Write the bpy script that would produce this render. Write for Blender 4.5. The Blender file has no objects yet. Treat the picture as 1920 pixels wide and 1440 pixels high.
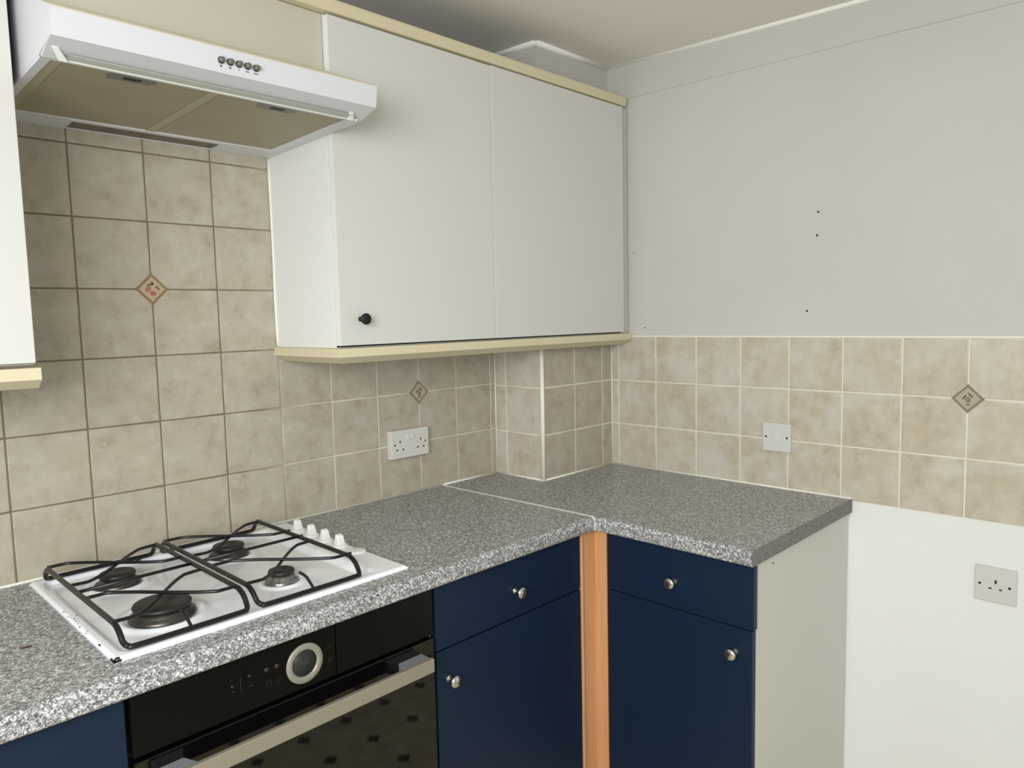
import bpy, bmesh, math, random
from mathutils import Vector, Matrix
random.seed(7)
sc = bpy.context.scene
COL = sc.collection
PI = math.pi

# ------------------------------------------------------------------ camera
CAM = Vector((-2.09674, -1.77017, 1.43802))
YAW, PITCH, ROLL, FPX = 0.79642, -0.09109, -0.0224, 1374.226
fw = Vector((math.cos(PITCH)*math.sin(YAW), math.cos(PITCH)*math.cos(YAW), math.sin(PITCH)))
r0 = Vector((math.cos(YAW), -math.sin(YAW), 0)); u0 = r0.cross(fw)
rt = r0*math.cos(ROLL)+u0*math.sin(ROLL); up = -r0*math.sin(ROLL)+u0*math.cos(ROLL)
cd = bpy.data.cameras.new('camera'); cam = bpy.data.objects.new('camera', cd); COL.objects.link(cam)
M = Matrix((rt, up, -fw)).transposed().to_4x4(); M.translation = CAM
cam.matrix_world = M
cd.sensor_fit = 'HORIZONTAL'; cd.sensor_width = 36; cd.lens = FPX/1920*36; cd.clip_start = 0.02
sc.camera = cam

# ------------------------------------------------------------------ world, light, exposure
w = bpy.data.worlds.new('world'); sc.world = w; w.use_nodes = True
w.node_tree.nodes['Background'].inputs[0].default_value = (0.80, 0.90, 1.0, 1)
w.node_tree.nodes['Background'].inputs[1].default_value = 1.0
def area(name, loc, target, sx, sy, power, colr, spread):
    l = bpy.data.lights.new(name, 'AREA'); l.shape = 'RECTANGLE'; l.size = sx; l.size_y = sy
    l.energy = power; l.color = colr; l.spread = spread
    o = bpy.data.objects.new(name, l); COL.objects.link(o); o.location = loc
    o.rotation_euler = (Vector(target)-Vector(loc)).to_track_quat('-Z', 'Y').to_euler()
    return o
area('added_left_light', (-2.78, -1.80, 1.62), (-0.75, -0.80, 0.45), 1.25, 0.95, 37, (0.965, 0.98, 1.0), 2.6)  # main lamp, added by the left wall to stand in for daylight
area('added_front_light', (-1.9, -3.55, 1.25), (-1.5, 0.0, 1.00), 1.3, 1.5, 3.0, (0.99, 0.985, 1.0), 2.6)  # weak lamp added at the front wall, fills the faces turned that way
sc.view_settings.view_transform = 'Standard'; sc.view_settings.look = 'None'
sc.view_settings.exposure = 0.0; sc.view_settings.gamma = 1.0
sc.view_settings.use_curve_mapping = False

# ------------------------------------------------------------------ helpers
def lin(c):
    return tuple(((v/255)/12.92 if v/255 <= .04045 else ((v/255+.055)/1.055)**2.4) for v in c)+(1,)
def mat(name, rgb=(200, 200, 200), rough=.5, metal=0, bump=0, bscale=200, spec=.5, coat=0, bdist=.001):
    m = bpy.data.materials.new(name); m.use_nodes = True
    nt = m.node_tree; b = nt.nodes['Principled BSDF']
    b.inputs['Base Color'].default_value = lin(rgb); b.inputs['Roughness'].default_value = rough
    b.inputs['Metallic'].default_value = metal; b.inputs['Specular IOR Level'].default_value = spec
    b.inputs['Coat Weight'].default_value = coat
    tc = nt.nodes.new('ShaderNodeTexCoord')
    n = nt.nodes.new('ShaderNodeTexNoise'); n.inputs['Scale'].default_value = bscale; n.inputs['Detail'].default_value = 3
    nt.links.new(tc.outputs['Object'], n.inputs['Vector'])
    if bump:
        bp = nt.nodes.new('ShaderNodeBump'); bp.inputs['Strength'].default_value = bump; bp.inputs['Distance'].default_value = bdist
        nt.links.new(n.outputs['Fac'], bp.inputs['Height']); nt.links.new(bp.outputs['Normal'], b.inputs['Normal'])
    else:
        mr = nt.nodes.new('ShaderNodeMapRange'); mr.inputs['To Min'].default_value = max(0, rough-.03); mr.inputs['To Max'].default_value = rough+.03
        nt.links.new(n.outputs['Fac'], mr.inputs['Value']); nt.links.new(mr.outputs['Result'], b.inputs['Roughness'])
    return m
class G:                                     # small node-graph helper
    def __init__(s, m): s.nt = m.node_tree; s.b = s.nt.nodes['Principled BSDF']
    def n(s, t, **k):
        x = s.nt.nodes.new('ShaderNode'+t)
        for a, v in k.items(): setattr(x, a, v)
        return x
    def l(s, a, b): s.nt.links.new(a, b)
    def obj(s): return s.n('TexCoord').outputs['Object']
    def noise(s, vec, scale, detail=3, rough=.5, dist=0):
        x = s.n('TexNoise'); x.inputs['Scale'].default_value = scale; x.inputs['Detail'].default_value = detail
        x.inputs['Roughness'].default_value = rough; x.inputs['Distortion'].default_value = dist; s.l(vec, x.inputs['Vector']); return x.outputs['Fac']
    def ramp(s, fac, stops, interp='LINEAR'):
        x = s.n('ValToRGB'); e = x.color_ramp; e.interpolation = interp
        while len(e.elements) < len(stops): e.elements.new(.5)
        for i, (p_, c) in enumerate(stops): e.elements[i].position = p_; e.elements[i].color = c if len(c) == 4 else lin(c)
        s.l(fac, x.inputs[0]); return x.outputs[0]
    def mix(s, fac, a, b, mode='MIX'):
        x = s.n('Mix', data_type='RGBA', blend_type=mode)
        for i, v in ((0, fac), (6, a), (7, b)):
            if hasattr(v, 'is_output'): s.l(v, x.inputs[i])
            else: x.inputs[i].default_value = v
        return x.outputs[2]
    def math(s, op, a, b=0):
        x = s.n('Math', operation=op)
        for i, v in ((0, a), (1, b)):
            if hasattr(v, 'is_output'): s.l(v, x.inputs[i])
            else: x.inputs[i].default_value = v
        return x.outputs[0]

def add_mesh(bm, tmp):
    me = bpy.data.meshes.new('tmp'); tmp.to_mesh(me); bm.from_mesh(me); bpy.data.meshes.remove(me); tmp.free()
def box(bm, lo, hi, bev=0, seg=2, mi=0):
    t = bmesh.new(); bmesh.ops.create_cube(t, size=1)
    for v in t.verts: v.co = Vector([(lo[i]+hi[i])/2 + v.co[i]*(hi[i]-lo[i]) for i in range(3)])
    if bev: bmesh.ops.bevel(t, geom=t.edges[:], offset=bev, segments=seg, profile=.5, affect='EDGES')
    for f in t.faces: f.material_index = mi
    add_mesh(bm, t)
def hexa(bm, b4, t4, mi=0, bev=0):
    t = bmesh.new(); vb = [t.verts.new(p) for p in b4]; vt = [t.verts.new(p) for p in t4]
    t.faces.new(vb[::-1]); t.faces.new(vt)
    for i in range(4): j = (i+1) % 4; t.faces.new((vb[i], vb[j], vt[j], vt[i]))
    bmesh.ops.recalc_face_normals(t, faces=t.faces[:])
    if bev: bmesh.ops.bevel(t, geom=t.edges[:], offset=bev, segments=2, profile=.5, affect='EDGES')
    for f in t.faces: f.material_index = mi
    add_mesh(bm, t)
def prism(bm, poly, a, b, axis, fa=None, fb=None, mi=0):
    """extrude a 2-D polygon along an axis from a to b; fa/fb give a per-point end offset"""
    def P(q, s):
        if axis == 0: return (s, q[0], q[1])
        if axis == 1: return (q[0], s, q[1])
        return (q[0], q[1], s)
    t = bmesh.new()
    va = [t.verts.new(P(q, fa(q) if fa else a)) for q in poly]; vb = [t.verts.new(P(q, fb(q) if fb else b)) for q in poly]
    t.faces.new(va); t.faces.new(vb[::-1]); n = len(poly)
    for i in range(n): j = (i+1) % n; t.faces.new((va[j], va[i], vb[i], vb[j]))
    bmesh.ops.recalc_face_normals(t, faces=t.faces[:])
    for f in t.faces: f.material_index = mi
    add_mesh(bm, t)
def spline(pts, n=6):
    P = [Vector(p) for p in pts]; out = []
    for i in range(len(P)-1):
        a = P[max(i-1, 0)]; b = P[i]; c = P[i+1]; d = P[min(i+2, len(P)-1)]
        for k in range(n):
            t = k/n
            out.append(.5*((2*b)+(-a+c)*t+(2*a-5*b+4*c-d)*t*t+(-a+3*b-3*c+d)*t**3))
    out.append(P[-1]); return out
def tube(bm, pts, r, sides=10, closed=False, cap=True, mi=0):
    P = [Vector(p) for p in pts]; n = len(P); rings = []; t = bmesh.new()
    d0 = (P[1]-P[0]).normalized(); ref = Vector((0, 0, 1)) if abs(d0.z) < .9 else Vector((1, 0, 0))
    nrm = (ref-d0*ref.dot(d0)).normalized()
    for i in range(n):
        a = P[(i-1) % n] if (closed or i) else P[0]; b = P[(i+1) % n] if (closed or i < n-1) else P[-1]
        d = (b-a).normalized(); nrm = (nrm-d*nrm.dot(d)).normalized(); bi = d.cross(nrm)
        rings.append([t.verts.new(P[i]+(nrm*math.cos(2*PI*k/sides)+bi*math.sin(2*PI*k/sides))*r) for k in range(sides)])
    for i in range(n if closed else n-1):
        A, B = rings[i], rings[(i+1) % n]
        for k in range(sides): t.faces.new((A[k], A[(k+1) % sides], B[(k+1) % sides], B[k]))
    if not closed and cap: t.faces.new(rings[0][::-1]); t.faces.new(rings[-1])
    bmesh.ops.recalc_face_normals(t, faces=t.faces[:])
    for f in t.faces: f.smooth = True; f.material_index = mi
    add_mesh(bm, t)
def lathe(bm, prof, c=(0, 0, 0), axis='z', seg=40, mi=0, sq=0):
    """profile of (radius, height) turned round an axis; axis may be z, -y or -x"""
    t = bmesh.new(); rings = []
    def P(r, h, a):
        ca, sa = math.cos(a), math.sin(a)
        if sq: k = 1/max(abs(ca), abs(sa)); r = r*(1+sq*(k-1))
        x, y = r*ca, r*sa
        return Vector(c)+(Vector((x, y, h)) if axis == 'z' else Vector((x, -h, y)) if axis == '-y' else Vector((-h, x, y)))
    for r, h in prof:
        rings.append([t.verts.new(P(0, h, 0))] if r < 1e-6 else [t.verts.new(P(r, h, 2*PI*k/seg)) for k in range(seg)])
    for A, B in zip(rings, rings[1:]):
        for k in range(seg):
            j = (k+1) % seg
            if len(A) == 1 and len(B) == 1: continue
            if len(A) == 1: t.faces.new((A[0], B[k], B[j]))
            elif len(B) == 1: t.faces.new((A[k], B[0], A[j]))
            else: t.faces.new((A[k], B[k], B[j], A[j]))
    bmesh.ops.recalc_face_normals(t, faces=t.faces[:])
    for f in t.faces: f.smooth = True; f.material_index = mi
    add_mesh(bm, t)
def wn(o):
    w_ = o.modifiers.new('weighted_normal', 'WEIGHTED_NORMAL'); w_.keep_sharp = True; w_.weight = 100
def mk(name, bm, m, parent=None, smooth=None):
    me = bpy.data.meshes.new(name)
    for x in (m if isinstance(m, (list, tuple)) else [m]): me.materials.append(x)
    bm.to_mesh(me); bm.free()
    o = bpy.data.objects.new(name, me); COL.objects.link(o); o.parent = parent
    if smooth:
        for p in me.polygons: p.use_smooth = True
        me.set_sharp_from_angle(angle=math.radians(smooth))
        wn(o)
    return o
def tag(o, label, cat, group=None):
    o['label'] = label; o['category'] = cat
    if group: o['group'] = group
    return o
def struct(o): o['kind'] = 'structure'; return o
def thing(name, loc, label, cat, group=None):
    o = bpy.data.objects.new(name, None); COL.objects.link(o); o.empty_display_size = .05
    return tag(o, label, cat, group)
B = bmesh.new

# ------------------------------------------------------------------ materials
def wallmat(name, rgb, bump=.15, scale=60, patch=None):
    m = mat(name, rgb, .75, bump=bump, bscale=scale, spec=.2)
    g = G(m); o = g.obj(); n = g.noise(o, 1.7, 2)
    g.l(g.ramp(n, [(.3, tuple(int(v*.975) for v in rgb)), (.7, rgb)]), g.b.inputs['Base Color']); return m
M_wall = wallmat('wall_paint_white', (226, 224, 218))
def twotone(m, low, high, zsplit):           # paler, cooler white below the split height, darker and warmer above
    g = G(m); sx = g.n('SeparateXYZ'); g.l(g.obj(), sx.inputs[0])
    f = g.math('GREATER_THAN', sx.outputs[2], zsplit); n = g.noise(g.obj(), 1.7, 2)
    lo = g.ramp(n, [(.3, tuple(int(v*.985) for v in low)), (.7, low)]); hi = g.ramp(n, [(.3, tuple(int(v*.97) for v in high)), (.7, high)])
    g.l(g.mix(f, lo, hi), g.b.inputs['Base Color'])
M_wallr = wallmat('wall_paint_two_tone', (226, 224, 218)); twotone(M_wallr, (232, 232, 229), (208, 205, 197), 1.13)
M_ceil = wallmat('ceiling_paint', (240, 237, 227), .9, 16)
M_band = wallmat('coving_paint', (206, 203, 195), .25, 30)
M_bead = mat('bead_paint', (248, 245, 236), .6)
M_seal = mat('white_sealant', (238, 236, 222), .45)
M_whitecab = mat('white_laminate', (213, 212, 206), .42, bump=.04, bscale=500)
M_creamcab = mat('cream_laminate', (198, 192, 177), .5, bump=.04, bscale=500)
M_edge = mat('white_door_edging', (235, 235, 230), .4)
M_creamtrim = mat('yellowed_cream_trim', (216, 206, 174), .5)
M_endpanel = mat('cream_end_panel', (208, 206, 197), .5)
M_blue = mat('navy_blue_paint', (8, 31, 54), .48, bump=.05, bscale=350, spec=.32)
M_black = mat('matt_black', (14, 14, 14), .6)
M_gap = mat('gap_shade', (10, 9, 8), .9)
M_chrome = mat('polished_chrome', (228, 226, 222), .22, 1)
M_iron = mat('black_enamelled_iron', (17, 16, 16), .30, bump=.1, bscale=900)
M_enamel = mat('white_vitreous_enamel', (246, 248, 250), .16, spec=.5, coat=.3)
M_hobknob = mat('white_knob_plastic', (240, 240, 236), .3)
M_chip = mat('exposed_steel_chip', (38, 34, 30), .6)
M_cap = mat('burner_cap_enamel', (34, 32, 31), .42, bump=.15, bscale=400)
M_bring = mat('burner_crown_alloy', (92, 88, 84), .33, .85)
M_bringl = mat('bright_burner_alloy', (150, 150, 150), .25, .9)
M_hood = mat('white_hood_enamel', (216, 217, 220), .33)
M_hoodold = mat('yellowed_hood_enamel', (228, 222, 204), .4)
M_visor = mat('frosted_acrylic', (212, 216, 205), .25)
M_button = mat('grey_push_button', (125, 122, 115), .3, .5)
M_print = mat('grey_print', (110, 112, 108), .6)
M_glassblk = mat('black_oven_glass', (7, 7, 7), .04, spec=.62)
M_glassblk2 = mat('black_oven_panel', (8, 8, 7), .22, spec=.18)
M_icon = mat('dim_icon_print', (40, 40, 38), .5)
M_steel = mat('brushed_steel', (158, 151, 136), .42, .4)
M_dial = mat('satin_dial_ring', (150, 146, 134), .45, .3)
M_disp = mat('dial_display', (44, 45, 42), .4, spec=.3)
M_plastic = mat('white_plate_plastic', (212, 211, 205), .35)
M_oldplastic = mat('greyed_plate_plastic', (206, 205, 200), .4)
M_hole = mat('socket_hole', (22, 20, 18), .8)
# filter mesh
M_filter = mat('greasy_filter_mesh', (128, 118, 90), .55, .2)
g = G(M_filter); v = g.n('TexVoronoi'); v.inputs['Scale'].default_value = 420; g.l(g.obj(), v.inputs['Vector'])
g.l(g.mix(g.noise(g.obj(), 7, 2), g.ramp(v.outputs['Distance'], [(.15, (140, 133, 112)), (.5, (176, 168, 144))]), lin((156, 148, 124))), g.b.inputs['Base Color'])
M_edging = mat('dull_edging_strip', (112, 110, 104), .55)
g = G(M_edging); g.l(g.ramp(g.noise(g.obj(), 260, 2, .6, 1), [(.36, (92, 90, 86)), (.52, (120, 118, 112)), (.66, (140, 138, 132))]), g.b.inputs['Base Color'])
# worktop laminate
M_top = mat('speckled_grey_laminate', (120, 120, 116), .33, spec=.45)
g = G(M_top); o_ = g.obj()
a = g.noise(o_, 205, 2.5, .6, 1.0); c = g.ramp(a, [(.35, (20, 21, 24)), (.44, (92, 92, 92)), (.53, (150, 150, 148)), (.61, (240, 241, 240))])
b2 = g.noise(o_, 520, 2, .5, .6); c2 = g.ramp(b2, [(.36, (44, 44, 46)), (.50, (146, 146, 142)), (.64, (226, 227, 224))])
g.l(g.mix(.38, c, c2), g.b.inputs['Base Color'])
# wood
M_wood = mat('orange_beech_wood', (206, 146, 92), .45)
g = G(M_wood); mp = g.n('Mapping'); mp.inputs['Scale'].default_value = (60, 60, 2.2); g.l(g.obj(), mp.inputs['Vector'])
g.l(g.ramp(g.noise(mp.outputs['Vector'], 1.6, 4, .6, .5), [(.3, (196, 142, 94)), (.55, (208, 156, 108)), (.8, (214, 164, 118))]), g.b.inputs['Base Color'])
# tile glaze: mottled beige, different on every tile
def tilemat(name, haze):
    k_ = 1.0 if haze else .92
    m = mat(name, (190, 178, 156), .32, spec=.45); g = G(m); o = g.obj()
    at = g.n('Attribute', attribute_name='tile_id'); 
    cm = g.n('CombineXYZ'); g.l(at.outputs['Fac'], cm.inputs[0]); g.l(g.math('MULTIPLY', at.outputs['Fac'], 3.1), cm.inputs[1]); g.l(g.math('MULTIPLY', at.outputs['Fac'], 1.7), cm.inputs[2])
    ad = g.n('VectorMath', operation='ADD'); g.l(o, ad.inputs[0]); g.l(cm.outputs[0], ad.inputs[1]); v = ad.outputs[0]
    base = g.ramp(g.noise(v, 21, 6, .68, 0), [(.30, tuple(int(v_*k_) for v_ in (176, 164, 142))), (.46, tuple(int(v_*k_) for v_ in (192, 182, 162))), (.58, tuple(int(v_*k_) for v_ in (198, 190, 172))), (.74, tuple(int(v_*k_) for v_ in (208, 203, 190)))])
    pe = g.ramp(g.noise(v, 11, 3, .6, 0), [(.50, (0, 0, 0, 1)), (.72, (1, 1, 1, 1))])
    base = g.mix(g.math('MULTIPLY', pe, .40), base, lin((186, 168, 144)))
    bl = g.ramp(g.noise(v, 60, 3, .6), [(.60, (0, 0, 0, 1)), (.75, (1, 1, 1, 1))])
    base = g.mix(g.math('MULTIPLY', bl, .25), base, lin((218, 212, 196)))
    if haze:
        hz = g.ramp(g.noise(v, 8, 3, .55, .6), [(.46, (0, 0, 0, 1)), (.66, (1, 1, 1, 1))])
        base = g.mix(g.math('MULTIPLY', hz, .55), base, lin((208, 206, 196)))
    g.l(base, g.b.inputs['Base Color'])
    return m
M_tile = tilemat('mottled_beige_tile', 0); M_tileh = tilemat('hazy_beige_tile', 1)
M_grout = mat('white_grout', (226, 220, 202), .8)
M_groutb = mat('stained_grout', (120, 98, 72), .8)
g = G(M_groutb); sx = g.n('SeparateXYZ'); g.l(g.obj(), sx.inputs[0])
nn = g.math('ADD', sx.outputs[0], g.math('MULTIPLY', g.noise(g.obj(), 9, 2), .25))
mr = g.n('MapRange'); mr.inputs['From Min'].default_value = -1.10; mr.inputs['From Max'].default_value = -.92; g.l(nn, mr.inputs['Value'])
g.l(g.mix(mr.outputs['Result'], lin((122, 108, 86)), lin((220, 213, 192))), g.b.inputs['Base Color'])
M_dborder = mat('inset_brown_border', (138, 114, 82), .35)
M_dborderg = mat('inset_grey_border', (132, 122, 100), .35)
M_dface = mat('inset_cream_face', (178, 162, 132), .35)
M_dfaceg = mat('inset_grey_face', (176, 166, 144), .35)
M_dred = mat('inset_red_fruit', (166, 104, 84), .4)
M_dleaf = mat('inset_green_leaf', (104, 92, 58), .4)
# floor: beige vinyl with dark diamonds on the crossings
M_floor = mat('diamond_vinyl_floor', (170, 160, 130), .4)
g = G(M_floor); sx = g.n('SeparateXYZ'); g.l(g.obj(), sx.inputs[0])
def cell(out, off): return g.math('ABSOLUTE', g.math('SUBTRACT', g.math('FRACT', g.math('ADD', g.math('DIVIDE', g.math('ADD', out, off), .1695), 100.5)), .5))
fx = cell(sx.outputs[0], .558); fy = cell(sx.outputs[1], 1.611)
dm = g.math('LESS_THAN', g.math('ADD', fx, fy), .16)
gr = g.math('LESS_THAN', g.math('MINIMUM', fx, fy), .012)
base = g.ramp(g.noise(g.obj(), 14, 4), [(.3, (176, 164, 128)), (.7, (206, 194, 160))])
base = g.mix(g.math('MULTIPLY', gr, .5), base, lin((120, 108, 84)))
g.l(g.mix(dm, base, lin((46, 26, 20))), g.b.inputs['Base Color'])

# ------------------------------------------------------------------ room shell
XL, YF = -2.96, -3.62
def zc(y): return 2.277+.033*(max(y, -1.4)+.214)
b = B(); box(b, (XL-.1, YF-.1, -.08), (.104, .106, 0)); struct(mk('floor', b, M_floor))
b = B(); prism(b, [(.106, zc(.106)), (-1.4, zc(-1.4)), (YF-.1, zc(-1.4)), (YF-.1, 2.5), (.106, 2.5)], XL-.1, .104, 0); struct(mk('ceiling', b, M_ceil))
b = B(); box(b, (XL-.1, .006, 0), (.104, .106, 2.42)); struct(mk('wall_back', b, M_wall))
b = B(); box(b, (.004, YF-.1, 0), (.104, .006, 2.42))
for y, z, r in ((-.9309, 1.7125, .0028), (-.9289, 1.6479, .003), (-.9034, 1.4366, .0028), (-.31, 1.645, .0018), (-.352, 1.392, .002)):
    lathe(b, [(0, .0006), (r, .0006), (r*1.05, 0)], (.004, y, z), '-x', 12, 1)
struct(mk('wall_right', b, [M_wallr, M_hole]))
b = B(); wy0, wy1, wz0, wz1 = -2.45, -1.15, 1.05, 2.12      # unseen window added in the left wall to account for the light
box(b, (XL-.1, YF-.1, 0), (XL, wy0, 2.42)); box(b, (XL-.1, wy1, 0), (XL, .006, 2.42))
box(b, (XL-.1, wy0, 0), (XL, wy1, wz0)); box(b, (XL-.1, wy0, wz1), (XL, wy1, 2.42)); struct(mk('wall_left', b, M_wall))
b = B(); fx0 = XL-.08
for lo, hi in (((wy0, wz0), (wy1, wz0+.05)), ((wy0, wz1-.05), (wy1, wz1)), ((wy0, wz0), (wy0+.05, wz1)), ((wy1-.05, wz0), (wy1, wz1)), ((-1.775, wz0), (-1.725, wz1))):
    box(b, (fx0, lo[0], lo[1]), (fx0+.05, hi[0], hi[1]), .004)
struct(mk('unseen_window_1', b, M_edge))
b = B(); px0, px1 = -2.62, -1.18                            # unseen patio door added in the front wall for the weaker light
box(b, (XL-.1, YF-.1, 0), (px0, YF, 2.42)); box(b, (px1, YF-.1, 0), (.004, YF, 2.42)); box(b, (px0, YF-.1, 2.16), (px1, YF, 2.42)); struct(mk('wall_front', b, M_wall))
b = B()
for lo, hi in (((px0, 0), (px0+.07, 2.16)), ((px1-.07, 0), (px1, 2.16)), ((px0, 2.09), (px1, 2.16)), ((px0, 0), (px1, .08)), ((-1.935, 0), (-1.865, 2.16))):
    box(b, (lo[0], YF-.09, lo[1]), (hi[0], YF-.04, hi[1]), .004)
struct(mk('unseen_door_1', b, M_edge))
# boxed-in corner
M_box = wallmat('shaded_boxing_paint', (202, 197, 189))  # wall paint made darker: shade above the cabinets put into the colour
b = B(); box(b, (-.364, -.209, 0), (.004, .006, 2.42)); struct(mk('wall_corner', b, M_box))
b = B(); tube(b, [(-.3670, -.2120, .912), (-.3670, -.2120, 1.36)], .0072, 14); struct(mk('trim_3', b, M_seal))
b = B(); tube(b, [(-.3692, -.0005, .912), (-.3692, -.0005, 1.3615)], .0024, 8); struct(mk('trim_4', b, M_seal))
b = B(); tube(b, [(-.0005, -.2145, .912), (-.0005, -.2145, 1.3615)], .0024, 8); struct(mk('trim_5', b, M_seal))
# ceiling bead and coving band
b = B()
for p, q in (((-.364, 0), (-.364, -.209)), ((-.364, -.209), (.004, -.209)), ((.004, -.209), (.004, -1.4)), ((.004, -1.4), (.004, YF))):
    tube(b, [(p[0], p[1], zc(p[1])), (q[0], q[1], zc(q[1]))], .0115, 8)
struct(mk('trim_1', b, M_bead))
b = B()
def bz(y): return 2.1600+.0195*(y+.214)
Y0, Y1 = -.2095, -1.5
prof = lambda y: [(.004, bz(y)), (.0006, bz(y)+.002), (-.0015, bz(y)+.05), (-.003, zc(y)+.0), (.004, zc(y))]
t = bmesh.new(); A = [t.verts.new((q[0], Y0, q[1])) for q in prof(Y0)]; C_ = [t.verts.new((q[0], Y1, q[1])) for q in prof(Y1)]; D_ = [t.verts.new((q[0], YF, q[1])) for q in prof(Y1)]
for R, S in ((A, C_), (C_, D_)):
    for i in range(5): j = (i+1) % 5; t.faces.new((R[i], R[j], S[j], S[i]))
t.faces.new(A[::-1]); t.faces.new(D_); bmesh.ops.recalc_face_normals(t, faces=t.faces[:]); add_mesh(b, t)
struct(mk('trim_2', b, M_band))

# ------------------------------------------------------------------ tiling
TID = [0.0]
def tiles(name, O, U, N, ulines, zlines, mats, depth=.0045, gap=.0016):
    """tiles between consecutive lines; O origin, U direction along the wall, N outward; face lies on the plane through O"""
    U, N, O = Vector(U), Vector(N), Vector(O); Z = Vector((0, 0, 1))
    bm = B(); ids = []
    def quadring(u0, u1, z0, z1, d): return [bm.verts.new(O+U*u+Z*z+N*d) for u, z in ((u0, z0), (u1, z0), (u1, z1), (u0, z1))]
    flip = U.cross(Z).dot(N) < 0
    def face(vs, mi): 
        f = bm.faces.new(vs[::-1] if flip else vs); f.material_index = mi; ids.append(TID[0] if mi == 0 else 0); return f
    face(quadring(ulines[0], ulines[-1], zlines[0], zlines[-1], -.0016), 1)
    for i in range(len(ulines)-1):
        for j in range(len(zlines)-1):
            TID[0] += 1.37; d = random.uniform(-.0002, .0002)
            a0, a1, c0, c1 = ulines[i]+gap, ulines[i+1]-gap, zlines[j]+gap, zlines[j+1]-gap
            R = [quadring(a0, a1, c0, c1, -depth), quadring(a0, a1, c0, c1, -.0011+d), quadring(a0+.0010, a1-.0010, c0+.0010, c1-.0010, -.0003+d), quadring(a0+.0035, a1-.0035, c0+.0035, c1-.0035, d)]
            for P_, Q_ in zip(R, R[1:]):
                for k in range(4): m_ = (k+1) % 4; f = face([P_[k], P_[m_], Q_[m_], Q_[k]], 0); f.smooth = True
            face(R[-1], 0).smooth = True
    # solid backing
    lo = O+U*ulines[0]+Z*zlines[0]-N*depth; me = bpy.data.meshes.new(name)
    for m_ in mats: me.materials.append(m_)
    bm.to_mesh(me); bm.free()
    at = me.attributes.new('tile_id', 'FLOAT', 'FACE'); at.data.foreach_set('value', ids)
    o = bpy.data.objects.new(name, me); COL.objects.link(o); wn(o); return o
T = .1525
bx = sorted([-.84956+c*T for c in range(-12, 4)])
bz_ = [.906]+[1.06229+r*T for r in range(0, 6)]+[1.87]
tb = tag(tiles('wall_tiling', (0, 0, 0), (1, 0, 0), (0, -1, 0), bx+[-.369], bz_, [M_tile, M_groutb]),
         'beige mottled square wall tiles behind the hob and double socket, below the cooker hood', 'wall tiles')
rz = [.9043, 1.0568, 1.2093, 1.3618]
tl = tag(tiles('wall_tiling', (-.369, 0, 0), (0, -1, 0), (-1, 0, 0), [0.0005, .0506, .214], [.906]+rz[1:], [M_tileh, M_grout], gap=.0022),
         'narrow strip of beige wall tiles on the left-hand side of the boxed-in corner', 'wall tiles')
tf = tag(tiles('wall_tiling', (0, -.214, 0), (1, 0, 0), (0, -1, 0), [-.369, -.2064, -.0558, -.0005], [.906]+rz[1:], [M_tile, M_grout], gap=.0022),
         'beige wall tiles on the front face of the boxed-in corner', 'wall tiles')
tr = tag(tiles('wall_tiling', (0, 0, 0), (0, -1, 0), (-1, 0, 0), [.2145]+[.24437+c*T for c in range(0, 14)], rz, [M_tileh, M_grout], gap=.0022),
         'three rows of pale hazy beige tiles running along the right wall behind the light switch', 'wall tiles')
b = B(); box(b, (-.0012, -2.3, 1.3612), (.006, -.2145, 1.3650), .0006); mk('grout_edge', b, M_seal, tr)
def ellipse(bm, c, rx, ry, ang, H, mi):
    """flat printed shape on an inset; c in inset plane coordinates, H maps (u,v,h) to 3-D"""
    vs = []
    for k in range(14):
        a = 2*PI*k/14; x, y = rx*math.cos(a), ry*math.sin(a)
        vs.append(bm.verts.new(H(c[0]+x*math.cos(ang)-y*math.sin(ang), c[1]+x*math.sin(ang)+y*math.cos(ang), .0019)))
    f = bm.faces.new(vs); f.material_index = mi
def inset(parent, H, border, motif, label):
    R = .0365; r = .0285; b = B()
    def ring(s, h): return [b.verts.new(H(u*s, v_*s, h)) for u, v_ in ((1, 0), (0, 1), (-1, 0), (0, -1))]
    A = ring(R, 0); Bq = ring(R-.001, .0012); Cq = ring(r, .0012); Dq = ring(r, .0016)
    for P_, Q_, mi in ((A, Bq, 0), (Bq, Cq, 0), (Cq, Dq, 1)):
        for k in range(4): m_ = (k+1) % 4; b.faces.new((P_[k], P_[m_], Q_[m_], Q_[k])).material_index = mi
    b.faces.new(Dq).material_index = 1
    for args in motif: ellipse(b, *args[:4], H, args[4])
    bmesh.ops.recalc_face_normals(b, faces=b.faces[:])
    o = mk('diamond_inset', b, [border, M_dface if border is M_dborder else M_dfaceg, M_dred, M_dleaf], parent)
    # make every face look outward
    n = Vector(H(0, 0, 1))-Vector(H(0, 0, 0))
    for p in o.data.polygons:
        if p.normal.dot(n) < -.01: p.flip()
    o['label'] = label; return o
fruit = [((-.009, .000), .007, .0055, .5, 2), ((.0015, -.0095), .0075, .0055, -.3, 2), ((-.004, .010), .0085, .0022, .3, 3), ((.0115, .003), .0070, .0024, -.75, 3), ((.001, .0135), .0022, .0042, .3, 3)]
grey = [((-.007, .004), .0075, .0025, .9, 3), ((.006, .009), .0085, .0026, -.75, 3), ((.001, -.003), .0065, .0075, 0, 0), ((.001, -.0145), .006, .0018, .1, 3)]
inset(tb, lambda u, v_, h: (-1.4596+u, -h, 1.5198+v_), M_dborder, fruit, 'diamond inset with painted red fruit')
inset(tb, lambda u, v_, h: (-.6971+u, -h, 1.2148+v_), M_dborderg, grey, 'small grey-brown diamond inset above the double socket')
inset(tr, lambda u, v_, h: (-h, -1.3119-u, 1.2093+v_), M_dborderg, grey, 'grey-brown diamond inset')

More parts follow.
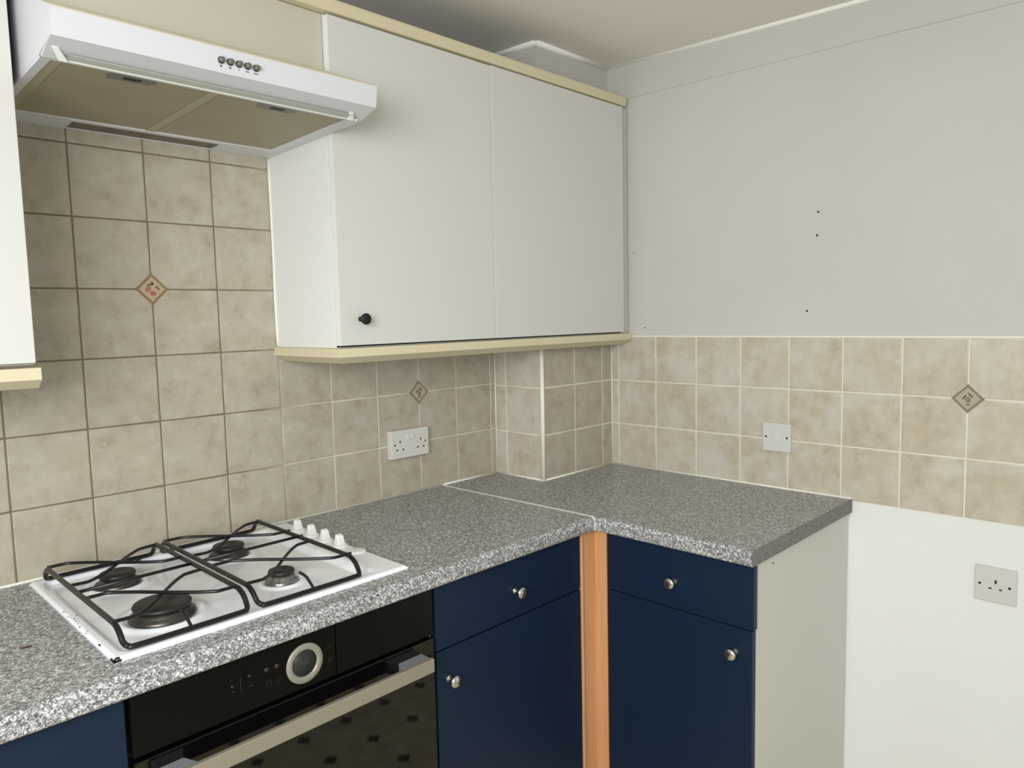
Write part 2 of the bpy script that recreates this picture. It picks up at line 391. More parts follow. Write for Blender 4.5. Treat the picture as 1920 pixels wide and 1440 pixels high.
# ------------------------------------------------------------------ worktops
def joint(y): return -.6165+(-y)*.0245
def arc(cx, cy, r, a0, a1, n=6): return [(cx+r*math.cos(math.radians(a0+(a1-a0)*k/n)), cy+r*math.sin(math.radians(a0+(a1-a0)*k/n))) for k in range(n+1)]
b = B(); prof = [(0, .872), (0, .91)]+arc(-.5885, .8970, .013, 90, 180, 8)+arc(-.5945, .879, .007, 180, 270, 5)
HBX0, HBX1 = -1.7370, -1.2300                # cut-out under the hob
prism(b, prof, -2.62, HBX0, 0); prism(b, prof, HBX1, 0, 0, fb=lambda q: joint(q[0])-.003)
prism(b, [(0, .872), (0, .91), (-.045, .91), (-.045, .872)], HBX0, HBX1, 0)
prism(b, [(-.5320, .872), (-.5320, .91)]+prof[2:], HBX0, HBX1, 0)
wt = tag(mk('worktop', b, M_top, smooth=40), 'speckled grey laminate worktop with rounded front edge carrying the gas hob', 'worktop')
b = B(); tube(b, [(-2.6, -.0005, .9105), (-.62, -.0005, .9105)], .0036, 8); mk('sealant_bead', b, M_seal, wt)
M_burn = mat('brown_burn', (74, 44, 32), .5)
b = B(); lathe(b, [(0, .0003), (.8, .0003), (1, 0)], (0, 0, 0), 'z', 14)
for v_ in b.verts: v_.co = Vector((-1.8280+v_.co.x*.0085+v_.co.y*.003, -.3655+v_.co.y*.0040-v_.co.x*.0035, .9100+v_.co.z))
o = mk('burn_mark', b, M_burn, wt); 
b = B()
prism(b, [(-.0008, -.2145), (-.3695, -.2145), (-.3695, -.0008), (joint(0)+.003, -.0008), (joint(-.6)+.003, -.603), (-.0008, -.603)], .872, .91, 2)
prof = [(-.0008, .872), (-.0008, .91)]+arc(-.5935, .9015, .0085, 90, 180, 6)+arc(-.596, .878, .006, 180, 270, 4)
prism(b, prof, -.603, -1.0385, 1)
wr = tag(mk('worktop', b, M_top, smooth=40), 'short speckled grey worktop against the right wall over the return cabinet', 'worktop')
b = B(); prof2 = [(-.001, .8725), (-.001, .9094)]+arc(-.5925, .9010, .0084, 90, 180, 6)+arc(-.595, .8785, .006, 180, 270, 4)
prism(b, prof2, -1.0386, -1.0400, 1); o = mk('edging_strip', b, M_edging, wr)
b = B()
for p, q in (((-.61, -.0005), (-.3695, -.0005)), ((-.3695, -.0005), (-.3695, -.2145)), ((-.3695, -.2145), (-.0005, -.2145)), ((-.0005, -.2145), (-.0005, -1.038))):
    tube(b, [(p[0], p[1], .9105), (q[0], q[1], .9105)], .0036, 8)
mk('sealant_bead', b, M_seal, wr)
b = B()
prof = [(0, .874), (0, .9112)]+[(q[0]-.0010, q[1]+.0010) for q in arc(-.5885, .8970, .013, 90, 180, 8)]+[(-.6025, .8745)]
prism(b, prof, 0, 0, 0, fa=lambda q: joint(q[0])-.0029, fb=lambda q: joint(q[0])+.0029)
tag(mk('joint_strip', b, M_seal), 'thin white joint strip between the two grey worktops', 'joint strip')

# ------------------------------------------------------------------ knobs
def chrome_knob(parent, p, axis, label='round chrome knob'):
    b = B(); lathe(b, [(0, 0), (.0085, 0), (.0085, .0015), (.0052, .004), (.0048, .012), (.0070, .0165), (.0125, .0195), (.0136, .0225), (.0130, .0252), (.0095, .0274), (0, .0285)], p, axis, 32)
    o = mk('knob', b, M_chrome, parent); o['label'] = label; return o

# ------------------------------------------------------------------ base units
def base_unit(x0, x1, label, knob_x, door_knob_x):
    t = thing('base_cabinet', None, label, 'cabinet')
    b = B(); box(b, (x0, -.560, .13), (x1, .004, .870), .001); mk('carcass', b, M_endpanel, t)
    b = B(); box(b, (x0+.02, -.52, 0), (x1-.02, -.50, .13)); mk('plinth', b, M_blue, t)
    b = B(); box(b, (x0+.0015, -.580, .7225), (x1-.0015, -.5615, .8665), .0015); dr = mk('drawer_front', b, M_blue, t, 40)
    b = B(); box(b, (x0+.0015, -.580, .135), (x1-.0015, -.5615, .7185), .0015); do = mk('door', b, M_blue, t, 40)
    chrome_knob(dr, (knob_x, -.580, .7870), '-y'); chrome_knob(do, (door_knob_x, -.580, .6500), '-y')
    return t
base_unit(-1.1335, -.638, 'navy blue base cabinet with drawer between the oven and the wooden corner post', -.8850, -1.0985)
base_unit(-2.34, -1.7485, 'navy blue base cabinet to the left of the oven, at the bottom left corner', -2.045, -2.25)
t = thing('base_cabinet', None, 'navy blue base cabinet with cream end panel under the short worktop by the right wall', 'cabinet')
b = B(); box(b, (-.560, -1.030, .13), (-.002, -.62, .870), .0008)
lathe(b, [(0, .0004), (.0028, .0004), (.003, 0)], (-.4749, -1.030, .8479), '-y', 12, 1); mk('carcass', b, [M_endpanel, M_hole], t)
b = B(); box(b, (-.505, -1.0295, 0), (-.002, -.62, .129)); mk('plinth', b, M_endpanel, t)
b = B(); box(b, (-.580, -1.0335, .7165), (-.5615, -.6235, .8665), .0015); dr = mk('drawer_front', b, M_blue, t, 40)
b = B(); box(b, (-.580, -1.0305, .135), (-.5615, -.6235, .7145), .0015); do = mk('door', b, M_blue, t, 40)
chrome_knob(dr, (-.580, -.8270, .7845), '-x'); chrome_knob(do, (-.580, -.9880, .6560), '-x')
# corner post
b = B(); box(b, (-.6275, -.580, .0), (-.560, -.560, .8705), .001); box(b, (-.580, -.6215, .0), (-.560, -.5805, .8705), .001)
p_ = tag(mk('corner_post', b, M_wood, smooth=40), 'orange beech L-shaped corner post between the two navy cabinet runs', 'post')
b = B(); box(b, (-.6365, -.5835, .0), (-.6270, -.562, .8705), .003, 3); mk('edge_batten', b, M_wood, p_, 40)

# ------------------------------------------------------------------ wall units
M_brown = mat('brown_stained_board', (96, 66, 40), .7)
M_darktop = mat('dark_bounce_board', (92, 82, 66), .9)  # for unseen dark boards added to cut light bouncing above the cabinets
def door_with_edge(name, lo, hi, parent):
    b = B(); box(b, lo, hi, .0010, 2)
    for f in b.faces:
        if f.normal.y > -.7 and f.calc_center_median().y > lo[1]+.0009: f.material_index = 1
    return mk(name, b, [M_whitecab, M_edge], parent)
t = thing('wall_cabinet', None, 'white two-door wall cabinet in the corner with one black knob', 'cabinet')
b = B(); box(b, (-1.157, -.2795, 1.374), (-.371, .004, 2.125), .0008); box(b, (-.371, -.2795, 1.374), (-.0015, -.2150, 2.125), .0008); mk('carcass', b, M_edge, t)
b = B(); box(b, (-1.1555, -.2812, 1.376), (-.0425, -.2797, 2.118)); mk('door_gap_shade', b, M_gap, t)  # dark sheet that paints the shade in the gaps around the doors
b = B(); box(b, (-1.157, -.268, 2.1255), (-.371, .004, 2.1275)); box(b, (-.371, -.268, 2.1255), (-.0015, -.2150, 2.1275)); mk('added_top_board', b, M_darktop, t)
d1 = door_with_edge('door', (-1.157, -.3000, 1.3800), (-.6535, -.2815, 2.1195), t)
d2 = door_with_edge('door', (-.6510, -.3000, 1.3800), (-.0425, -.2815, 2.1215), t)
b = B(); box(b, (-.0400, -.2900, 1.3745), (-.0060, -.2800, 2.124), .001); mk('filler_strip', b, M_creamcab, t)['label'] = 'cream filler strip beside the wall'
b = B(); lathe(b, [(0, 0), (.0065, 0), (.0062, .004), (.0060, .012), (.0085, .016), (.0125, .019), (.0135, .0225), (.0128, .0255), (.0090, .0275), (0, .0280)], (-1.1005, -.300, 1.4412), '-y', 32)
mk('knob', b, M_black, d1)['label'] = 'round black knob'
b = B(); tube(b, spline([(-1.1575, -.004, 1.376), (-1.1585, -.003, 1.5), (-1.1575, -.004, 1.62), (-1.158, -.003, 1.85)], 4), .003, 8); mk('sealant_bead', b, M_seal, t)

def pelmet(x0, x1, ret=False, dz=0):
    prof = [(-.280, 1.3735), (-.3015, 1.3735), (-.3022, 1.3530), (-.3000, 1.3515), (-.2760, 1.3370), (-.2640, 1.3370), (-.2640, 1.3735)]
    prof = [(q[0], q[1]+dz) for q in prof]
    b = B(); prism(b, prof, x0, x1, 0, fa=(lambda q: x0+(q[0]+.3022)) if ret else None); return b
t = thing('pelmet', None, 'yellowed cream pelmet moulding under the two-door corner wall cabinet', 'trim')
mk('front_moulding', pelmet(-1.1672, -.0050, True), M_creamtrim, t)
b = B(); prof = [(-1.145, 1.3735), (-1.1665, 1.3735), (-1.1672, 1.3530), (-1.1650, 1.3515), (-1.1410, 1.3370), (-1.1290, 1.3370), (-1.1290, 1.3735)]
prism(b, prof, -.0005, 0, 1, fb=lambda q: -.3022+(q[0]+1.1672)); mk('return_moulding', b, M_creamtrim, t)
t = tag(mk('pelmet', pelmet(-2.35, -1.7600, dz=-.0045), M_creamtrim), 'yellowed cream pelmet moulding under the cabinet at the left edge', 'trim')
t = thing('wall_cabinet', None, 'white wall cabinet cut off by the left edge of the photo, beside the cooker hood', 'cabinet')
b = B(); box(b, (-2.35, -.2795, 1.374), (-1.7660, .004, 2.125), .0008); mk('carcass', b, M_edge, t)
b = B(); box(b, (-2.34, -.2812, 1.376), (-1.7675, -.2797, 2.118)); mk('door_gap_shade', b, M_gap, t)  # same dark sheet, painted shade behind the single door
b = B(); box(b, (-2.35, -.268, 2.1255), (-1.7660, .004, 2.1275)); mk('added_top_board', b, M_darktop, t)
door_with_edge('door', (-2.35, -.3000, 1.3775), (-1.7665, -.2815, 2.1195), t)
b = B(); box(b, (-1.7655, -.262, 1.86), (-1.7625, -.001, 2.12)); mk('bare_edge', b, M_brown, t)['label'] = 'bare brown side strip facing the hood'
# bridging unit over the hood
t = thing('bridging_cabinet', None, 'cream panelled cabinet section directly above the cooker hood', 'cabinet')
b = B(); box(b, (-1.7570, -.2600, 2.012), (-1.1590, .004, 2.124), .0005); mk('carcass', b, M_creamcab, t)
b = B(); box(b, (-1.7600, -.259, 2.1255), (-1.1590, .004, 2.1275)); mk('added_top_board', b, M_darktop, t)
b = B(); box(b, (-1.7620, -.2795, 2.0035), (-1.1590, -.2605, 2.1245), .0006); mk('front_panel', b, M_creamcab, t)
# cornice
b = B(); prism(b, [(-.270, 2.126), (-.3000, 2.126), (-.3022, 2.1280), (-.3040, 2.1500), (-.3030, 2.1540), (-.270, 2.1540)], -2.36, -.0260, 0)
tag(mk('cornice_strip', b, M_creamtrim), 'long yellowed cream cornice strip along the tops of the wall cabinets', 'trim')

# ------------------------------------------------------------------ cooker hood
HX0, HX1 = -1.7515, -1.1585
def zb(y): return 1.8530+(-y)*.0226
hood = thing('cooker_hood', None, 'white cooker hood with greasy brown filters above the hob', 'cooker hood')
b = B()
prof = [(-.001, zb(0)+.006), (-.410, zb(.41*-1)+.006), (-.4735, 1.8795), (-.4795, 1.9195), (-.4770, 1.9232), (-.2815, 2.0030), (-.001, 2.0030)]
prism(b, prof, HX0, HX1, 0)
for f in b.faces:
    if abs(f.normal.x) < .3 and f.normal.z > .3: f.material_index = 1
def strip(x0, x1, y0, y1, h=.0065, mi=0, top=.0055, off=0):
    hexa(b, [(x0, y0, zb(y0)-off), (x1, y0, zb(y0)-off), (x1, y1, zb(y1)-off), (x0, y1, zb(y1)-off)], [(x0, y0, zb(y0)+top), (x1, y0, zb(y0)+top), (x1, y1, zb(y1)+top), (x0, y1, zb(y1)+top)], mi)
strip(HX0, -1.7370, -.001, -.4100); strip(-1.1900, HX1, -.001, -.4100)
strip(-1.7370, -1.1900, -.0620, -.0780); strip(-1.7370, -1.1900, -.001, -.0080)
strip(-1.7370, -1.6150, -.0080, -.0620); strip(-1.3080, -1.1900, -.0080, -.0620)
# sloped front lip
hexa(b, [(HX0, -.4065, zb(-.4065)), (HX1, -.4065, zb(-.4065)), (HX1, -.415, zb(-.415)), (HX0, -.415, zb(-.415))], [(HX0, -.4065, zb(-.4065)+.007), (HX1, -.4065, zb(-.4065)+.007), (HX1, -.4735, 1.8797), (HX0, -.4735, 1.8797)])
mk('body', b, [M_hood, M_hoodold], hood)
b = B(); prism(b, [(-1.6145, -.010), (-1.3085, -.010), (-1.3085, -.048), (-1.318, -.0615), (-1.605, -.0615), (-1.6145, -.048)], 1.8545, 1.8585, 2)
M_lens = mat('dull_lamp_lens', (92, 82, 58), .35); mk('lamp_lens', b, M_lens, hood)
for i, (x0, x1, lx) in enumerate(((-1.7195, -1.4790, -1.6095), (-1.4610, -1.1905, -1.3370))):
    b = B(); y0, y1 = -.0785, -.4060; h = .0025
    hexa(b, [(x0, y0, zb(y0)+h), (x1, y0, zb(y0)+h), (x1, y1, zb(y1)+h), (x0, y1, zb(y1)+h)], [(x0, y0, zb(y0)+.0058), (x1, y0, zb(y0)+.0058), (x1, y1, zb(y1)+.0058), (x0, y1, zb(y1)+.0058)])
    f_ = mk('grease_filter', b, M_filter, hood)
    b = B(); yc = -.3860; zz = zb(yc)+h
    prism(b, [(lx-.042, yc-.002), (lx-.030, yc-.0180), (lx+.034, yc-.0180), (lx+.042, yc+.002), (lx+.030, yc+.0180), (lx-.034, yc+.0180)], zz-.0012, zz+.0005, 2)
    M_latch = bpy.data.materials.get('filter_latch_grey') or mat('filter_latch_grey', (116, 114, 106), .45)
    la = mk('latch', b, M_latch, f_)
    b = B(); box(b, (lx-.013, yc-.0065, zz-.0016), (lx+.016, yc+.0065, zz-.0008)); mk('latch_slot', b, M_black, la)
M_gr = mat('grimy_light_metal', (176, 170, 146), .45, .2)
b = B(); strip(-1.4785, -1.4615, -.0785, -.4060, top=.0055, off=-.0010); mk('filter_divider', b, M_gr, hood); b = B(); strip(-1.7365, -1.7200, -.0785, -.4060, top=.0055, off=-.0015); mk('filter_edge', b, M_gr, hood)
# visor strip and clips
b = B()
hexa(b, [(-1.7200, -.4230, 1.8590), (-1.1740, -.4230, 1.8590), (-1.1740, -.4262, 1.8582), (-1.7200, -.4262, 1.8582)], [(-1.7200, -.4235, 1.8630), (-1.1740, -.4235, 1.8630), (-1.1740, -.4275, 1.8625), (-1.7200, -.4275, 1.8625)])
vis = mk('visor', b, M_visor, hood)
M_pane = mat('dull_visor_pane', (176, 179, 168), .3)
b = B(); hexa(b, [(-1.7190, -.4276, 1.8606), (-1.1860, -.4276, 1.8606), (-1.1860, -.4390, 1.8649), (-1.7190, -.4390, 1.8649)], [(-1.7190, -.4276, 1.8618), (-1.1860, -.4276, 1.8618), (-1.1860, -.4390, 1.8661), (-1.7190, -.4390, 1.8661)])
mk('visor_pane', b, M_pane, vis)
for x in (-1.7190, -1.1860):
    b = B(); hexa(b, [(x-.012, -.4230, 1.8600), (x+.002, -.4230, 1.8600), (x+.002, -.4270, 1.8570), (x-.012, -.4270, 1.8570)], [(x-.026, -.4440, 1.8735), (x-.016, -.4440, 1.8735), (x-.016, -.4480, 1.8700), (x-.026, -.4480, 1.8700)] if x < -1.5 else [(x-.016, -.4400, 1.8720), (x-.008, -.4400, 1.8720), (x-.008, -.4440, 1.8690), (x-.016, -.4440, 1.8690)], bev=.0006)
    mk('visor_clip', b, M_hobknob, vis)
for i, (x, z) in enumerate(((-1.4890, 1.9003), (-1.4728, 1.9003), (-1.4565, 1.9003), (-1.4405, 1.9003), (-1.4240, 1.9003))):
    b = B(); lathe(b, [(0, -.004), (.0060, -.004), (.0060, .0008), (.0046, .0010), (.0046, .0078), (.0040, .0085), (0, .0085)], (x, -.4768, z), '-y', 24)
    for f in b.faces:
        if f.calc_center_median().y > -.478: f.material_index = 1
    bt = mk('push_button', b, [M_button, M_black], hood)
    b = B(); wd = (.0016, .0016, .0014, .0030, .0044)[i]; hh = (.0018, .0018, .0006, .0008, .0008)[i]
    zz = 1.8908; yy = -.4754+ -.0002
    box(b, (x-wd, yy-.0004, zz-hh), (x+wd, yy+.002, zz+hh)); mk('printed_mark', b, M_print, bt)

# ------------------------------------------------------------------ oven
oven = thing('oven', None, 'built-in black glass oven with a round dial and steel bar handle', 'oven')
b = B(); box(b, (-1.7430, -.5580, .272), (-1.1390, .004, .868), .001); mk('body', b, M_black, oven)
b = B(); box(b, (-1.7420, -.5825, .7655), (-1.3793, -.5585, .8670), .0012); cp = mk('control_panel', b, M_glassblk2, oven, 40)
b = B(); box(b, (-1.3775, -.5825, .7655), (-1.1400, -.5585, .8670), .0012); mk('control_panel', b, M_glassblk2, oven, 40)['label'] = 'plain right-hand section of the control panel'
dc = (-1.4447, -.5825, .8130)
b = B(); lathe(b, [(.0245, 0), (.0372, 0), (.0374, .0018), (.0362, .0036), (.0268, .0036), (.0252, .0024), (.0245, .0008)], dc, '-y', 56); dl = mk('dial', b, M_dial, oven)
b = B(); lathe(b, [(.0243, .0002), (.0240, .0012), (0, .0014)], dc, '-y', 40); ds = mk('display', b, M_disp, dl)
# dim clock digits in the display centre: seven-segment 1:20
b = B(); SEG = {'1': 'bc', '2': 'abged', '0': 'abcdef'}
def seg(ch, x, z, wd=.0030, ht=.0060):
    q = dict(a=((0, ht), (wd, ht)), b=((wd, ht/2), (wd, ht)), c=((wd, 0), (wd, ht/2)), d=((0, 0), (wd, 0)), e=((0, 0), (0, ht/2)), f=((0, ht/2), (0, ht)), g=((0, ht/2), (wd, ht/2)))
    for s in SEG[ch]:
        (u0, v0), (u1, v1) = q[s]; box(b, (x+min(u0, u1)-.0004, dc[1]-.0018, z+min(v0, v1)-.0004), (x+max(u0, u1)+.0004, dc[1]-.0014, z+max(v0, v1)+.0004))
seg('1', -1.4555, .8110); seg('2', -1.4478, .8110); seg('0', -1.4425, .8110)
for z in (.8125, .8155): box(b, (-1.4503, dc[1]-.0018, z-.0004), (-1.4495, dc[1]-.0014, z+.0004))
M_dig = mat('dim_digits', (82, 83, 76), .5); mk('clock_digits', b, M_dig, ds)
def icon(kind, x, z, s=.0045):
    b = B(); y = -.5825; t_ = .0006
    def r(x0, z0, x1, z1): box(b, (x0, y-.0003, z0), (x1, y+.0005, z1))
    if kind == 'frame': r(x-s, z-s, x+s, z-s+t_); r(x-s, z+s-t_, x+s, z+s); r(x-s, z-s, x-s+t_, z+s); r(x+s-t_, z-s, x+s, z+s)
    elif kind == 'disc': lathe(b, [(0, .0004), (s, .0004), (s, 0)], (x, y, z), '-y', 20)
    elif kind == 'bar': r(x-.0005, z-s, x+.0005, z+s)
    elif kind == 'dash': r(x-s, z-.0007, x+s, z+.0007)
    elif kind == 'arrow':
        hexa(b, [(x-s, y-.0003, z), (x-s+.001, y-.0003, z), (x-s+.001, y+.0005, z), (x-s, y+.0005, z)], [(x, y-.0003, z+s), (x+.001, y-.0003, z+s), (x+.001, y+.0005, z+s), (x, y+.0005, z+s)])
    mk('icon', b, M_icon, cp)
for k, x, z, s in (('arrow', -1.582, .831, .003), ('disc', -1.581, .8205, .0028), ('dash', -1.580, .8105, .003), ('bar', -1.5665, .8195, .0135), ('disc', -1.5505, .828, .0026), ('dash', -1.5480, .810, .0036),
                   ('disc', -1.5180, .8270, .0045), ('disc', -1.4985, .8270, .0045), ('frame', -1.5160, .8015, .0045), ('frame', -1.4970, .8010, .0042), ('frame', -1.3915, .8270, .0036), ('frame', -1.3915, .8005, .0036)):
    icon(k, x, z, s)
b = B(); box(b, (-1.7420, -.5825, .290), (-1.1400, -.5585, .7575), .0018); od = mk('door', b, M_glassblk, oven, 40)
b = B(); box(b, (-1.1415, -.5830, .290), (-1.1403, -.5600, .7560)); mk('door_trim', b, M_black, od)
b = B(); box(b, (-1.7120, -.6240, .7070), (-1.1720, -.6130, .7365), .0022, 3); hb = mk('handle', b, M_steel, od, 40)
M_brk = mat('cast_bracket_alloy', (140, 141, 146), .45, .25)
for x0, x1, i0, i1 in ((-1.7100, -1.6560, 0, -.012), (-1.2480, -1.1740, .014, 0)):
    b = B(); hexa(b, [(x0, -.6128, .7090), (x1, -.6128, .7090), (x1+i1, -.5822, .7090), (x0+i0, -.5822, .7090)], [(x0, -.6128, .7350), (x1, -.6128, .7350), (x1+i1, -.5822, .7350), (x0+i0, -.5822, .7350)], bev=.0015)
    mk('handle_bracket', b, M_brk, hb)

# ------------------------------------------------------------------ gas hob
hob = thing('gas_hob', None, 'white enamel four-burner gas hob set into the worktop', 'hob')
X0, X1, Y0h, Y1h = -1.7495, -1.1720, -.5450, -.0285
BUR = [(-1.6210, -.3965, .0580, .0475, 'large'), (-1.6210, -.1560, .0440, .0325, 'medium'), (-1.3840, -.1520, .0440, .0325, 'medium'), (-1.3880, -.4035, .0340, .0250, 'small')]
def sst(a, b_, x): t_ = min(1, max(0, (x-a)/(b_-a))); return t_*t_*(3-2*t_)
def rrect(x, y, x0, x1, y0, y1, r):
    dx = max(x0+r-x, x-(x1-r), 0); dy = max(y0+r-y, y-(y1-r), 0)
    if dx or dy: return math.hypot(dx, dy)-r
    return -min(x-x0, x1-x, y-y0, y1-y)
def hz(x, y):
    z = .9175
    d = rrect(x, y, X0, X1, Y0h, Y1h, .006)
    z -= .004*sst(-.006, 0, d)**2
    d = rrect(x, y, -1.7340, -1.2350, -.5300, -.0480, .022)
    wd = .011 if x < -1.30 else .011+.020*sst(-1.30, -1.25, x)
    z -= .0105*(1-sst(-wd, 0, d))
    for bx_, by_, rb, rc, k in BUR:
        q = math.hypot(x-bx_, y-by_)/rb
        z += .0050*math.exp(-((q-1.20)/.16)**2) - .0015*math.exp(-(q/.9)**4)
    return z
b = B(); NX, NY = 190, 170; grid = []
for j in range(NY+1):
    row = []
    for i in range(NX+1):
        x = X0+(X1-X0)*i/NX; y = Y0h+(Y1h-Y0h)*j/NY
        row.append(b.verts.new((x, y, hz(x, y))))
    grid.append(row)
for j in range(NY):
    for i in range(NX): b.faces.new((grid[j][i], grid[j][i+1], grid[j+1][i+1], grid[j+1][i])).smooth = True
edge = [grid[0][i] for i in range(NX+1)]+[grid[j][NX] for j in range(1, NY+1)]+[grid[NY][i] for i in range(NX-1, -1, -1)]+[grid[j][0] for j in range(NY-1, 0, -1)]
low = [b.verts.new((v_.co.x, v_.co.y, .9102)) for v_ in edge]
for k in range(len(edge)): m_ = (k+1) % len(edge); b.faces.new((edge[m_], edge[k], low[k], low[m_]))
bmesh.ops.recalc_face_normals(b, faces=b.faces[:])
def chip(x, y, rx, ry, z=None):
    n = 9; z = z or hz(x, y)+.0004; vs = []
    for k in range(n):
        a = 2*PI*k/n; s = random.uniform(.7, 1.2); xx, yy = x+rx*s*math.cos(a), y+ry*s*math.sin(a)
        vs.append(b.verts.new((xx, yy, max(hz(xx, yy), z-.001)+.0003)))
    f = b.faces.new(vs); f.material_index = 1
for x, y in ((-1.7462, -.262), (-1.7470, -.293), (-1.7455, -.304), (-1.7440, -.316), (-1.7355, -.300), (-1.7450, -.329), (-1.7458, -.343), (-1.7470, -.360), (-1.7440, -.392), (-1.7474, -.398)):
    chip(x, y, random.uniform(.0009, .0017), random.uniform(.0012, .0026))
chip(-1.7470, -.4660, .0012, .0055)
for k in range(3): chip(-1.7470+k*.0025, -.5415-.0005*k, .0022, .0030)
box(b, (-1.7502, -.5456, .9106), (-1.7380, -.5400, .9150), .001, mi=1); box(b, (-1.7502, -.5456, .9106), (-1.7460, -.5280, .9150), .001, mi=1)
mk('hob_plate', b, [M_enamel, M_chip], hob)
b = B(); box(b, (-1.730, -.527, .8740), (-1.238, -.050, .9030), .001); mk('burner_box', b, M_black, hob)
for x, y, rb, rc, k in BUR:
    z0 = hz(x, y)
    b = B(); lathe(b, [(0, 0), (rb*.98, 0), (rb, .003), (rb*.97, .0080), (rb*.90, .0105), (rc*1.05, .0130), (rc*.98, .0205), (0, .0205)], (x, y, z0), 'z', 48)
    br = mk('burner', b, M_bringl if k == 'small' else M_bring, hob); br['label'] = k+' gas burner'
    b = B(); lathe(b, [(0, .0206), (rc, .0206), (rc*1.05, .0220), (rc*1.06, .0255), (rc*1.02, .0280), (rc*.80, .0300), (rc*.4, .0300), (rc*.3, .0290), (0, .0290)], (x, y, z0), 'z', 48)
    mk('burner_cap', b, M_cap, br)
for i, y in enumerate((-.1270, -.1920, -.2540, -.3165)):
    b = B(); z0 = .9176; x = -1.1945
    lathe(b, [(0, 0), (.0185, 0), (.0190, .0012), (.0186, .0030), (.0160, .0042), (.0128, .0052), (0, .0060)], (x, y, z0), 'z', 36)
    kb = mk('control_knob', b, M_hobknob, hob)
    b = B(); w0, w1, h = .0110, .0078, .0285      # tapered grip
    hexa(b, [(x-w0, y-.0085, z0+.004), (x+w0, y-.0085, z0+.004), (x+w0, y+.0085, z0+.004), (x-w0, y+.0085, z0+.004)],
         [(x-w1, y-.0050, z0+h-.0035), (x+w1, y-.0050, z0+h-.0035), (x+w1, y+.0050, z0+h), (x-w1, y+.0050, z0+h)], bev=.0018)
    mk('grip', b, M_hobknob, kb, 50)
b = B(); lathe(b, [(0, 0), (.0200, 0), (.0205, .0010), (.0200, .0022), (.0175, .0030), (0, .0034)], (-1.1900, -.3800, .9174), 'z', 36); mk('blanking_disc', b, M_hobknob, hob)
# pan supports
def pan_support(x0, x1, label, nubs):
    ZR, ZL = .9515, .9230; r = .0048; xm = (x0+x1)/2
    t = thing('pan_support', None, label, 'pan support', 'black wire pan supports on the hob')
    pts = [(x0, -.1000, ZR), (x0, -.28, ZR), (x0, -.462, ZR), (x0, -.486, ZR-.001), (x0, -.504, ZR-.009), (x0+.001, -.517, ZL+.006), (x0+.006, -.5265, ZL+.001), (x0+.017, -.5300, ZL),
           (xm, -.5305, ZL), (x1-.017, -.5300, ZL), (x1-.006, -.5265, ZL+.001), (x1-.001, -.517, ZL+.006), (x1, -.504, ZR-.009), (x1, -.486, ZR-.001), (x1, -.462, ZR), (x1, -.28, ZR), (x1, -.100, ZR),
           (x1, -.084, ZR-.001), (x1, -.070, ZR-.009), (x1-.001, -.061, ZL+.006), (x1-.006, -.0560, ZL+.001), (x1-.017, -.0535, ZL), (xm, -.0530, ZL), (x0+.017, -.0535, ZL), (x0+.006, -.056, ZL+.001), (x0+.001, -.061, ZL+.006), (x0, -.070, ZR-.009), (x0, -.084, ZR-.001)]
    P = spline(pts+[pts[0]], 5)[:-1]
    b = B(); tube(b, P, r, 12, closed=True); mk('frame', b, M_iron, t)
    e0, e1 = (.0, .0085) if nubs else (.0, .0)
    def wire(ya, yb, dz):
        q = []
        for k in range(25):
            u = k/24; s = sst(.17, .83, u) if False else (0 if u < .16 else 1 if u > .84 else sst(.16, .84, u)*.35+.65*(u-.16)/.68)
            q.append((x0-e0+(x1-x0+e0+e1)*u, ya+(yb-ya)*s, ZR+dz-.003*math.sin(PI*u)*(dz < 0)))
        b = B(); tube(b, q, .0033, 10); mk('cross_wire', b, M_iron, t)
    wire(-.0800, -.2240, .0020); wire(-.2230, -.0800, -.0010)
    wire(-.3280, -.4770, .0020); wire(-.4710, -.3240, -.0010)
    b = B(); tube(b, [(x0-e0, -.280, ZR+.001), (x1+e1, -.280, ZR+.001)], .0034, 10); mk('centre_bar', b, M_iron, t)
    for ya, s in ((-.5290, 1),):
        b = B(); tube(b, spline([(xm, ya, ZL+.001), (xm-.001, ya+.010*s, ZL+.010), (xm-.002, ya+.024*s, ZL+.020), (xm-.003, ya+.046*s, ZL+.0235)] if s > 0 else [(xm, ya, ZL-.002), (xm-.001, ya-.008, ZL+.006), (xm-.002, ya-.020, ZL+.020), (xm-.003, ya-.036, ZL+.0235)], 5), .0029, 10); mk('support_finger', b, M_iron, t)
    for fx_, fy_ in ((x1-.030, -.0535),):
        b = B(); lathe(b, [(0, -.0060), (.0045, -.0060), (.0055, -.003), (.0045, .001), (0, .001)], (fx_, fy_, ZL), 'z', 14); mk('rubber_foot', b, M_black, t)
    if not nubs: pass
    return t
pan_support(-1.7270, -1.5165, 'left black wire pan support over the large burner', False)
pan_support(-1.4985, -1.2770, 'right black wire pan support beside the white control knobs', True)

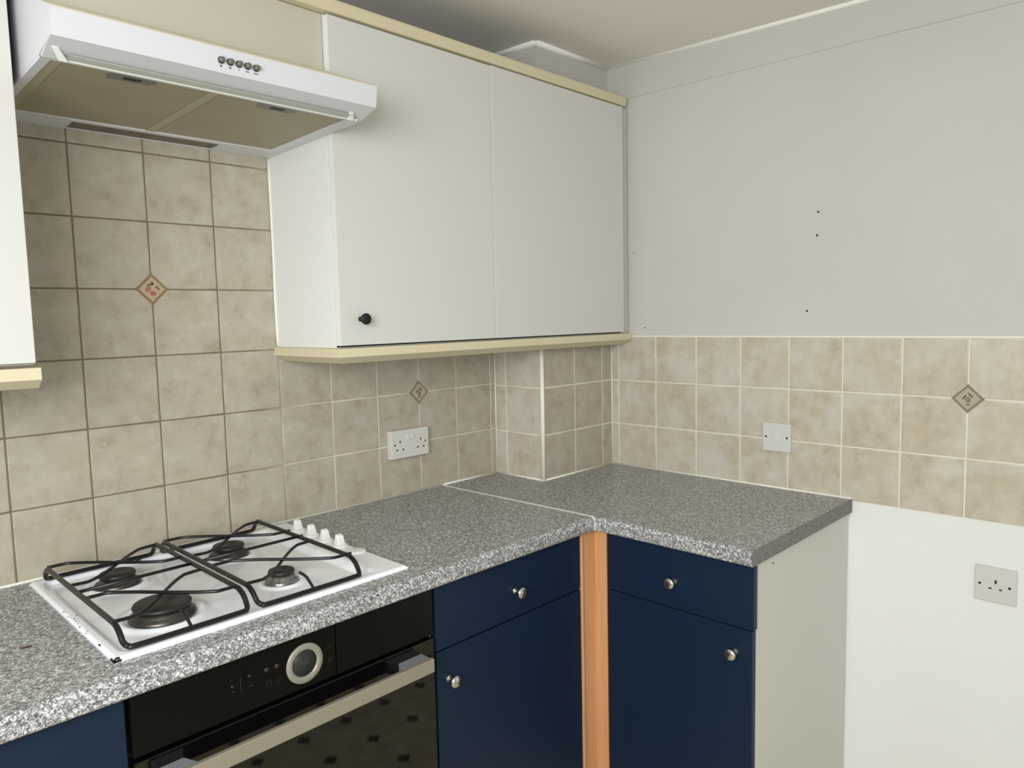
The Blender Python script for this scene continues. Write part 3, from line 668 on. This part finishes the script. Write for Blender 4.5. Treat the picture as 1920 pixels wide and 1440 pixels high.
# ------------------------------------------------------------------ sockets and switch
def yz(c, ny): return c
s1 = thing('double_socket', None, 'white double power socket on the tiled back wall', 'socket')
b = B(); box(b, (-.8225, -.0210, 1.0250), (-.6810, .0, 1.1095), .0018, 3); mk('face_plate', b, M_plastic, s1, 40)
for c in (-.7600, -.7450):
    b = B(); hexa(b, [(c-.0052, -.0205, 1.078), (c+.0052, -.0205, 1.078), (c+.0052, -.0205, 1.0985), (c-.0052, -.0205, 1.0985)], [(c-.0050, -.0262, 1.079), (c+.0050, -.0262, 1.079), (c+.0050, -.0228, 1.0975), (c-.0050, -.0228, 1.0975)], bev=.0006)
    mk('rocker_switch', b, M_plastic, s1)
def hole(parent, lo, hi, name='socket_hole'):
    b = B(); box(b, lo, hi); mk(name, b, M_hole, parent)
for cx in (-.7905, -.7130):
    hole(s1, (cx-.0020+.001, -.0213, 1.0705), (cx+.0012+.001, -.0207, 1.0795)); 
    for dx in (-.0110, .0110): hole(s1, (cx+dx-.0030, -.0213, 1.0490), (cx+dx+.0030, -.0207, 1.0535))
for cx in (-.8090, -.6950):
    b = B(); lathe(b, [(0, .0003), (.0026, .0003), (.0030, 0)], (cx, -.0210, 1.0670), '-y', 16); mk('screw', b, M_hole, s1)
s2 = thing('light_switch', None, 'square white fused switch plate on the tiles of the right wall', 'switch')
b = B(); box(b, (-.0095, -.8660, 1.0215), (.0, -.7800, 1.1065), .0020, 3); mk('face_plate', b, M_plastic, s2, 40)
b = B(); hexa(b, [(-.0093, -.8285, 1.0530), (-.0093, -.8165, 1.0530), (-.0093, -.8165, 1.0760), (-.0093, -.8285, 1.0760)], [(-.0135, -.8275, 1.0540), (-.0135, -.8175, 1.0540), (-.0110, -.8175, 1.0750), (-.0110, -.8275, 1.0750)], bev=.0006); mk('rocker_switch', b, M_plastic, s2)
for y in (-.7905, -.8545):
    b = B(); lathe(b, [(0, .0003), (.0028, .0003), (.0032, 0)], (-.0095, y, 1.0645), '-x', 16); mk('screw', b, M_hole, s2)
s3 = thing('socket_outlet', None, 'single white socket low on the plain right wall', 'socket')
b = B(); box(b, (-.0020, -1.4295, .7060), (.004, -1.3435, .7920), .0015, 2); box(b, (-.0085, -1.4310, .7045), (-.0022, -1.3420, .7935), .0028, 3); mk('face_plate', b, M_oldplastic, s3, 40)
hole(s3, (-.0088, -1.3895, .7530), (-.0083, -1.3850, .7620)); hole(s3, (-.0088, -1.3790, .7375), (-.0083, -1.3730, .7415)); hole(s3, (-.0088, -1.4010, .7375), (-.0083, -1.3950, .7415))
for y in (-1.3535, -1.4165):
    b = B(); lathe(b, [(0, .0003), (.0028, .0003), (.0032, 0)], (-.0085, y, .7480), '-x', 16); mk('screw', b, M_hole, s3)
